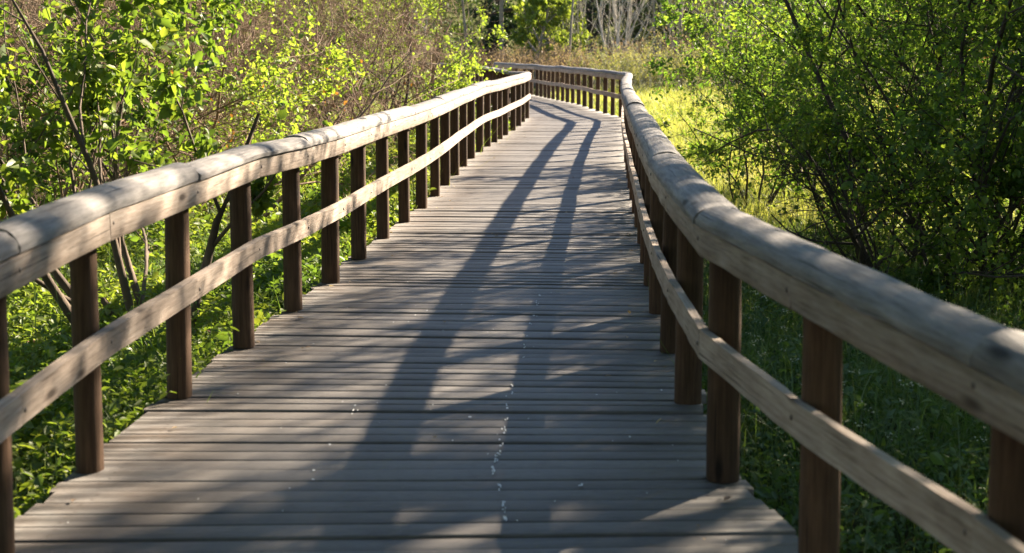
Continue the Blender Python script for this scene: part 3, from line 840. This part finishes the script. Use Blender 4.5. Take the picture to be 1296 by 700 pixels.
for (lab, loc, sd) in [("tall slender tree added to block sky light, its unseen crown above the bright shrubs at the left edge", (-6.6, 11.6), 845), ("tall slender tree added to block sky light, its unseen crown above the brown thickets on the left", (-6.9, 17.2), 945), ("tall slender tree added to block sky light, its unseen crown behind the yellow green bushes on the left", (-6.4, 23.4), 1045)]:  # added trees, crowns above the view, blocking sky light from the left
    shrub("added_slender_tree", lab, "tree", loc, sd, stems=2, height=7.5, spread=.06, r0=.06, kids=(16, 6, 5), Ls=(.3, .5, .5), ang=50, up=.05, wob=.08,
          leaf=(.12, .8, LEAF_D), per=14, lmat=M_LYEL, bmat=M_TWIGM, clump=(.9, .38, .08), tint=.05, base_r=.2, group="slender trees added over the left thickets to block sky light", tmin0=.42)
shrub("sapling", "leafy young bush at the right edge of the sunny meadow, behind the thin sapling", "sapling", (3.95, 18.2), 49, stems=9, height=2.3, spread=.55, r0=.022, kids=(6, 6, 5), Ls=(.5, .5, .5), ang=46, up=.02, wob=.16,
      leaf=(.055, .7, LEAF_O), per=12, lmat=M_LDARK, bmat=M_TWIGM, clump=(1.3, .45, .07), tint=.12, base_r=.35)

# ---- far brush and trees
def tree(name, label, cat, loc, seed, h, r0, kids, Ls, ang, up, lsize, per, lmat, bmat, clump=(.6, .45, .08), tint=0., tmin0=.12, droop=.3, spread=.03, stems=1, wob=.06, group=None, shape=LEAF_D, twr=.006, ln="crown"):
    return shrub(name, label, cat, loc, seed, stems=stems, height=h, spread=spread, r0=r0, kids=kids, Ls=Ls, ang=ang, up=up, wob=wob, leaf=(lsize, .6, shape), per=per, lmat=lmat, bmat=bmat, clump=clump, tint=tint, base_r=.15, path=False,
                 droop=droop, tmin0=tmin0, twr=twr, group=group, leafname=ln, brname="trunk")
def copies(proto, spots, group):
    for (x, y, rz, s, lab) in spots:
        copy_tree(proto, (x, y, float(ground_z(x, y)) - .05), rz, (s, s, s), lab, group)
    if group: proto['group'] = group
brush = shrub("brush_shrub", "olive brush just beyond the meadow, right beside the railing's corner post", "shrub", (5.6, 58.5), 51, stems=46, height=1.35, spread=.3, r0=.008, kids=(5, 4), Ls=(.45, .5), ang=28, up=.3, wob=.1,
      leaf=(.075, .5, LEAF_D), per=5, lmat=M_LOLIVE, bmat=M_TWIGP, clump=None, tint=.15, base_r=2.0, path=False, twr=.004)
copies(brush, [(8.1, 59.5, 1.2, 1.1, "taller olive brush clump beyond the middle of the meadow"), (10.6, 58, 2.2, 1.0, "olive brush clump at the meadow's far edge, left of the dark bush"),
               (4.3, 60.5, 3.1, .95, "olive brush showing over the far railing near its bend"), (13.2, 59, 4.0, 1.15, "brush clump of the meadow's edge hidden partly by the sapling"),
               (16.2, 57, 5.0, 1.2, "brush clump glimpsed through the left part of the dark bush"), (19.5, 55, .6, 1.2, "brush clump glimpsed through the middle of the dark bush"), (23, 53, 1.7, 1.3, "brush clump glimpsed through the right part of the dark bush")], "olive brush along the meadow's far edge")
dry = shrub("dry_brush", "brown dry brush above the middle of the far railing", "shrub", (1.6, 60.5), 52, stems=60, height=1.5, spread=.35, r0=.009, kids=(5, 4), Ls=(.45, .5), ang=34, up=.2, wob=.12,
      leaf=(.08, .3, LEAF_D), per=4, lmat=M_LDRY, bmat=M_TWIG, clump=None, tint=.2, base_r=1.7, path=False, twr=.007)
copies(dry, [(-.9, 61, 1.1, 1.0, "brown dry brush in front of the thick far trunk"), (-3.6, 62, 2.3, 1.05, "brown dry brush left of the thick far trunk"), (3.6, 63.5, 3.9, 1.1, "brown dry brush behind the olive brush at the bend"),
             (7.4, 66.5, 5.2, 1.2, "dry brush rising under the pale bare trees"), (10.8, 66, .4, 1.3, "pinkish dry brush behind the meadow, left of the right bush")], "dry brush under the far trees")

willow = tree("willow_tree", "yellow green weeping tree right of the thick far trunk", "tree", (1.15, 69), 61, 6.5, .12, (16, 9, 6), (.42, .5, .5), 50, -.12, .13, 22, M_LYEL, M_BARK, (.5, .30, .06), .5, .06, 1.6)
copies(willow, [(2.5, 72.5, 2.2, .95, "second yellow green weeping tree beside the first, nearer the bare trees"), (-9.5, 60, 1.9, .9, "yellow green tree deep behind the left thickets")], "weeping trees")
big = tree("poplar_tree", "thick grey trunk rising behind the far bend of the railing", "tree", (-.65, 68), 62, 11, .17, (9, 6, 5), (.35, .5, .5), 42, .05, .2, 5, M_LWOOD, M_BARK, tmin0=.42)
for (x, y, rz, sx, lab) in [(2.75, 66, 1.0, .5, "slim straight trunk standing in front of the two weeping trees"), (4.9, 69, 2.2, .42, "slim straight trunk left of the fanning bare tree"), (7.2, 67.5, 3.4, .5, "slim straight trunk right of the fanning bare tree"), (8.7, 69, 4.4, .38, "thinnest straight trunk, over the middle of the olive brush"), (-2.2, 66, 5.1, .6, "straight trunk left of the ivy cloaked tree")]:
    copy_tree(big, (x, y, float(ground_z(x, y)) - .05), rz, (sx, sx, 1.0), lab, "straight trunks in the far wood")
big['group'] = "straight trunks in the far wood"
ever = tree("ivy_covered_tree", "dark narrow tree cloaked in ivy left of the thick far trunk", "tree", (-1.32, 71), 63, 9, .2, (40, 7, 5), (.075, .5, .5), 70, .0, .15, 9, M_LEVER, M_TWIGD, None, -.05, .02)
copies(ever, [(7.2, 84, 1.0, 1.1, "dark ivy cloaked tree behind the pale bare trees")], "ivy covered trees")
dark = tree("evergreen_tree", "dark rounded evergreen tree behind the willow", "tree", (4.6, 80), 64, 7, .2, (20, 8, 6), (.36, .5, .5), 62, .03, .15, 13, M_LEVER, M_TWIGD, (.6, .36, .06), .15, .05)
copies(dark, [(9.0, 80, 1.5, .95, "dark evergreen behind the bare tree in the middle"), (13.2, 81, 2.7, 1.0, "dark evergreen right of the pale bare trees"), (-6.2, 80, 4.1, 1.1, "dark evergreen behind the left bush at the bend"),
              (21.5, 78, 5.5, 1.15, "dark evergreen behind the top left of the big dark bush")], "dark evergreens at the back")
bare = tree("bare_tree", "pale bare tree with fanning branches in the middle of the far wood", "tree", (6.0, 72), 65, 6.5, .085, (6, 4, 3), (.5, .5, .5), 24, .12, .1, 0, None, M_TWIGP, tmin0=.08, stems=3, spread=.22, twr=.010)
copies(bare, [(3.3, 70, 1.4, .8, "smaller pale bare tree left of the fanning one"), (9.0, 75, 2.9, .95, "pale bare tree right of the fanning one"), (5.0, 66.5, .4, .75, "low pale bare tree rising from the brush near the far bend"), (11.4, 70, 3.6, .85, "pale bare tree over the far middle of the meadow"), (13.6, 73, 5.0, .9, "bare tree near the left edge of the big dark bush")], "pale bare trees in the far wood")
mid = tree("birch_tree", "slim pale trunked tree with fresh leaves behind the meadow", "tree", (11.6, 72), 66, 5.6, .07, (15, 6, 5), (.34, .5, .5), 48, .02, .14, 7, M_LOLIVE, M_TWIGP, (.6, .45, .08), .0, .1)
copies(mid, [(14.8, 71, 1.0, 1.0, "fresh leaved slim tree above the sapling in the meadow"), (18.5, 72, 2.4, 1.0, "fresh leaved slim tree over the left part of the dark bush"), (8.6, 78, 3.0, 1.1, "fresh leaved slim tree behind the pale bare trees"), (2.2, 82, 4.4, 1.1, "fresh leaved slim tree behind the willow"),
             (24, 66, 5.4, 1.1, "fresh leaved tree seen through the top of the dark bush"), (31, 62, .9, 1.2, "fresh leaved tree seen through the dark bush at the right border"), (-4.2, 66, 2.0, 1.0, "fresh leaved tree behind the left bush at the bend"), (-8, 52, 3.3, 1.0, "fresh leaved tree behind the tall brown stemmed bush"),
             (-14, 46, 4.2, 1.1, "fresh leaved tree behind the left thickets"), (-19, 40, 5.2, 1.1, "fresh leaved tree at the left border behind the thickets"), (34, 48, 1.9, 1.0, "fresh leaved tree at the right border far behind the bushes")], "slim fresh leaved trees at the back")

# far-off wood: one mass of leaf clumps on a low bank
def woodland():
    rg = np.random.default_rng(71)
    n = 2600
    a = rg.uniform(-62, 62, n); rad = rg.uniform(92, 122, n)
    x = rad * np.sin(np.radians(a)); y = rad * np.cos(np.radians(a))
    z = rg.uniform(0, 1, n) ** 1.3 * 13
    c = np.stack([x, y, z], -1)
    per = 95
    pos = np.repeat(c, per, 0) + rg.normal(0, 1, (n * per, 3)) * np.array([1.1, 1.1, .75])
    pos[:, 2] = np.abs(pos[:, 2]) + .3
    m = len(pos)
    v, f, t = leaves(rg, pos, norm(rg.normal(0, 1, (m, 3)) + np.array([0, 0, -.4])), norm(rg.normal(0, 1, (m, 3)) + np.array([0, 0, .6])), .26 * np.exp(rg.normal(0, .3, m)), .65,
                     np.clip(np.repeat(rg.random(n), per) * .8 + rg.normal(.05, .12, m), 0, 1), LEAF_D)
    tag(link_mesh("woodland", mesh_np("woodland", v, f, 4, M_LWOOD, False, None, t), None), kind='stuff')
    # the slope the wood stands on
    k = 60; aa = np.radians(np.linspace(-75, 75, k)); V = []
    for r_, z_ in ((90, .3), (112, 3.0), (126, 8.5), (150, 13.0), (210, 16.0)):
        for q in aa: V.append((r_ * math.sin(q), r_ * math.cos(q), z_ + .4 * math.sin(q * 23 + r_)))
    F = [(i * k + j, i * k + j + 1, (i + 1) * k + j + 1, (i + 1) * k + j) for i in range(4) for j in range(k - 1)]
    tag(link_mesh("hill", mesh_np("hill", np.array(V), np.array(F), 4, M_SOIL, True), None), kind='structure')
woodland()

# ---- ground cover
def blades(rg, x, y, h, wd, lean, K=4, zoff=0.0):
    n = len(x); z = ground_z(x, y) + zoff
    az = rg.random(n) * 2 * np.pi
    dirx, diry = np.cos(az), np.sin(az)
    sx, sy = -diry, dirx
    t = np.linspace(0, 1, K)
    V = np.zeros((n, K, 2, 3))
    for k in range(K):
        out = lean * h * t[k] ** 2
        px = x + dirx * out; py = y + diry * out; pz = z + h * t[k] * (1 - .25 * lean * t[k])
        ww = wd * (1 - t[k] ** 1.6) * .5 + .0003
        for q, s in ((0, -1), (1, 1)):
            V[:, k, q, 0] = px + sx * ww * s; V[:, k, q, 1] = py + sy * ww * s; V[:, k, q, 2] = pz
    idx = np.arange(n * K * 2).reshape(n, K, 2)
    F = np.stack([idx[:, :-1, 0], idx[:, :-1, 1], idx[:, 1:, 1], idx[:, 1:, 0]], -1).reshape(-1, 4)
    return V.reshape(-1, 3), F, K - 1

def scatter(rg, n, x0, x1, y0, y1, dens=None, seed=1, m=0.0):
    x = rg.uniform(x0, x1, n); y = rg.uniform(y0, y1, n)
    kp = ~in_path(x, y, m)
    if dens is not None:
        p = np.stack([x, y, np.zeros(n)], -1)
        kp &= vnoise(p, dens[0], seed) + rg.normal(0, dens[2], n) > dens[1]
    return x[kp], y[kp]

def grass(name, n, box, h, wd, lean, mat, seed, dens=None, tb=0., m=-.03, K=4):
    rg = np.random.default_rng(seed)
    x, y = scatter(rg, n, *box, dens, seed, m)
    n = len(x)
    p = np.stack([x, y, np.zeros(n)], -1)
    hh = h * np.exp(rg.normal(0, .35, n)) * (.55 + .9 * vnoise(p, .8, seed + 5))
    v, f, q = blades(rg, x, y, hh, wd * np.exp(rg.normal(0, .25, n)), np.abs(rg.normal(lean, .3, n)), K)
    t = np.clip(.45 + tb + .7 * (vnoise(p, .5, seed + 9) - .5) + rg.normal(0, .18, n), 0, 1)
    tag(link_mesh(name, mesh_np(name, v, f, 4, mat, False, None, np.repeat(t, q)), None), kind='stuff')

def herbs(name, nplants, box, size, hgt, mat, seed, dens=None, lv=(9, 16), tb=0., wid=.7, m=-.04, shape=LEAF_O):
    """leafy low plants: each a little stalk cluster with leaves at several heights"""
    rg = np.random.default_rng(seed)
    x, y = scatter(rg, nplants, *box, dens, seed, m)
    n = len(x); k = lv[1]
    H = hgt * np.exp(rg.normal(0, .35, n))
    sz = size * np.exp(rg.normal(0, .3, n))
    par = np.repeat(np.arange(n), k)
    az = rg.random(n * k) * 2 * np.pi
    lvl = rg.random(n * k) ** .6
    rad = (.25 + .9 * rg.random(n * k)) * H[par] * .55 * (1.15 - .5 * lvl)
    zz = ground_z(x, y)[par] + H[par] * lvl + .01
    pos = np.stack([x[par] + np.cos(az) * rad, y[par] + np.sin(az) * rad, zz], -1)
    d = norm(np.stack([np.cos(az), np.sin(az), rg.normal(.15, .45, n * k)], -1) + rg.normal(0, .3, (n * k, 3)))
    nr = norm(rg.normal(0, .4, (n * k, 3)) + np.array([0, 0, 1.0]))
    kp = ~(in_path(pos[:, 0] + d[:, 0] * sz[par], pos[:, 1] + d[:, 1] * sz[par], .0) & (pos[:, 2] < .05)) & ~(in_path(pos[:, 0], pos[:, 1], .0))
    pt = np.clip(.45 + tb + .8 * (vnoise(np.stack([x, y, x * 0], -1), .7, seed + 3) - .5) + rg.normal(0, .15, n), 0, 1)
    pos, d, nr, pr = pos[kp], d[kp], nr[kp], par[kp]
    v, f, t = leaves(rg, pos, d, nr, sz[pr] * np.exp(rg.normal(0, .2, len(pr))), wid, np.clip(pt[pr] + rg.normal(0, .1, len(pr)), 0, 1), shape)
    tag(link_mesh(name, mesh_np(name, v, f, 4, mat, False, None, t), None), kind='stuff')

herbs("leafy_ground_cover", 9000, (-4.6, -1.2, 2.6, 12), .05, .2, M_HERB, 81, (1.2, .33, .1), (10, 17), .15)
herbs("leafy_ground_cover", 8000, (-5.0, .2, 12, 30), .065, .26, M_HERB, 82, (.9, .33, .1), (8, 11), .2)
herbs("leafy_ground_cover", 3000, (-10, -3.5, 6, 30), .10, .3, M_HERB, 83, None, (8, 8), .05)
grass("grass", 26000, (-4.6, -1.2, 2.4, 14), .24, .007, .55, M_GRASS, 84, (1.4, .45, .12), .25)
grass("grass", 24000, (-5, .1, 14, 31), .3, .011, .5, M_MEADOW, 85, (1.0, .42, .1), -.1, K=3)
herbs("leafy_ground_cover", 9500, (.8, 6.5, 2.2, 13.5), .034, .2, M_GRASS, 86, (1.6, .36, .1), (10, 15), .0, .6)
grass("grass", 60000, (.75, 6.5, 2.0, 14), .27, .006, .55, M_GRASS, 87, (1.2, .36, .12), .05)
grass("meadow_grass", 130000, (1.2, 14, 13, 34), .17, .009, .6, M_MEADOW, 88, None, .05, K=3)
grass("meadow_grass", 100000, (1.6, 30, 34, 64), .2, .022, .6, M_MEADOW, 89, None, .05, K=3)
grass("meadow_grass", 22000, (-16, -.3, 30, 62), .35, .03, .5, M_MEADOW, 90, None, -.25, K=3)
def umbels(name, n, box, seed, mat, hh, size=.011):
    rg = np.random.default_rng(seed)
    x, y = scatter(rg, n, *box, (1.3, .5, .1), seed, .1)
    n = len(x); z = ground_z(x, y) + hh * np.exp(rg.normal(0, .25, n))
    k = 9; par = np.repeat(np.arange(n), k)
    pos = np.stack([x[par], y[par], z[par]], -1) + rg.normal(0, 1, (n * k, 3)) * np.array([.014, .014, .006])
    m = len(pos)
    v, f, t = leaves(rg, pos, norm(rg.normal(0, 1, (m, 3))), norm(rg.normal(0, .4, (m, 3)) + np.array([0, 0, 1])), size * np.exp(rg.normal(0, .2, m)), .9, rg.random(m), LEAF_D)
    tag(link_mesh(name, mesh_np(name, v, f, 4, mat, False, None, t), None), kind='stuff')
umbels("white_flowers", 900, (1.1, 5.5, 3, 12), 91, M_FLOWER, .33)
umbels("pink_flowers", 160, (-3.4, -1.6, 4, 11), 92, M_PINK, .3)
herbs("leafy_ground_cover", 2600, (1.4, 12, 14, 40), .055, .2, M_HERB, 93, (.6, .5, .06), (8, 10), .25)
herbs("leafy_ground_cover", 3600, (-3.4, -1.2, 2.6, 9), .036, .3, M_LBRIGHT, 95, (1.5, .5, .1), (12, 18), .25, .55)
def litter():
    """dead leaf scraps lying on the boards, mostly along the edges"""
    rg = np.random.default_rng(94); n = 110
    y = rg.uniform(3.2, 26, n); e = rg.random(n) < .75; sd = rg.random(n) < .5
    off = np.where(e, np.abs(rg.normal(0, .12, n)) + .02, rg.uniform(.1, 2, n))
    x = np.where(sd, Lx(y) + off, Rx(y) - off)
    pos = np.stack([x, y, np.full(n, .009)], -1)
    v, f, t = leaves(rg, pos, norm(np.stack([rg.normal(0, 1, n), rg.normal(0, 1, n), rg.normal(.1, .1, n)], -1)), norm(rg.normal(0, .15, (n, 3)) + np.array([0, 0, 1])), .026 * np.exp(rg.normal(0, .35, n)), .7, rg.random(n), LEAF_O)
    tag(link_mesh("leaf_litter", mesh_np("leaf_litter", v, f, 4, M_LDRY, False, None, t), None), kind='stuff')
litter()
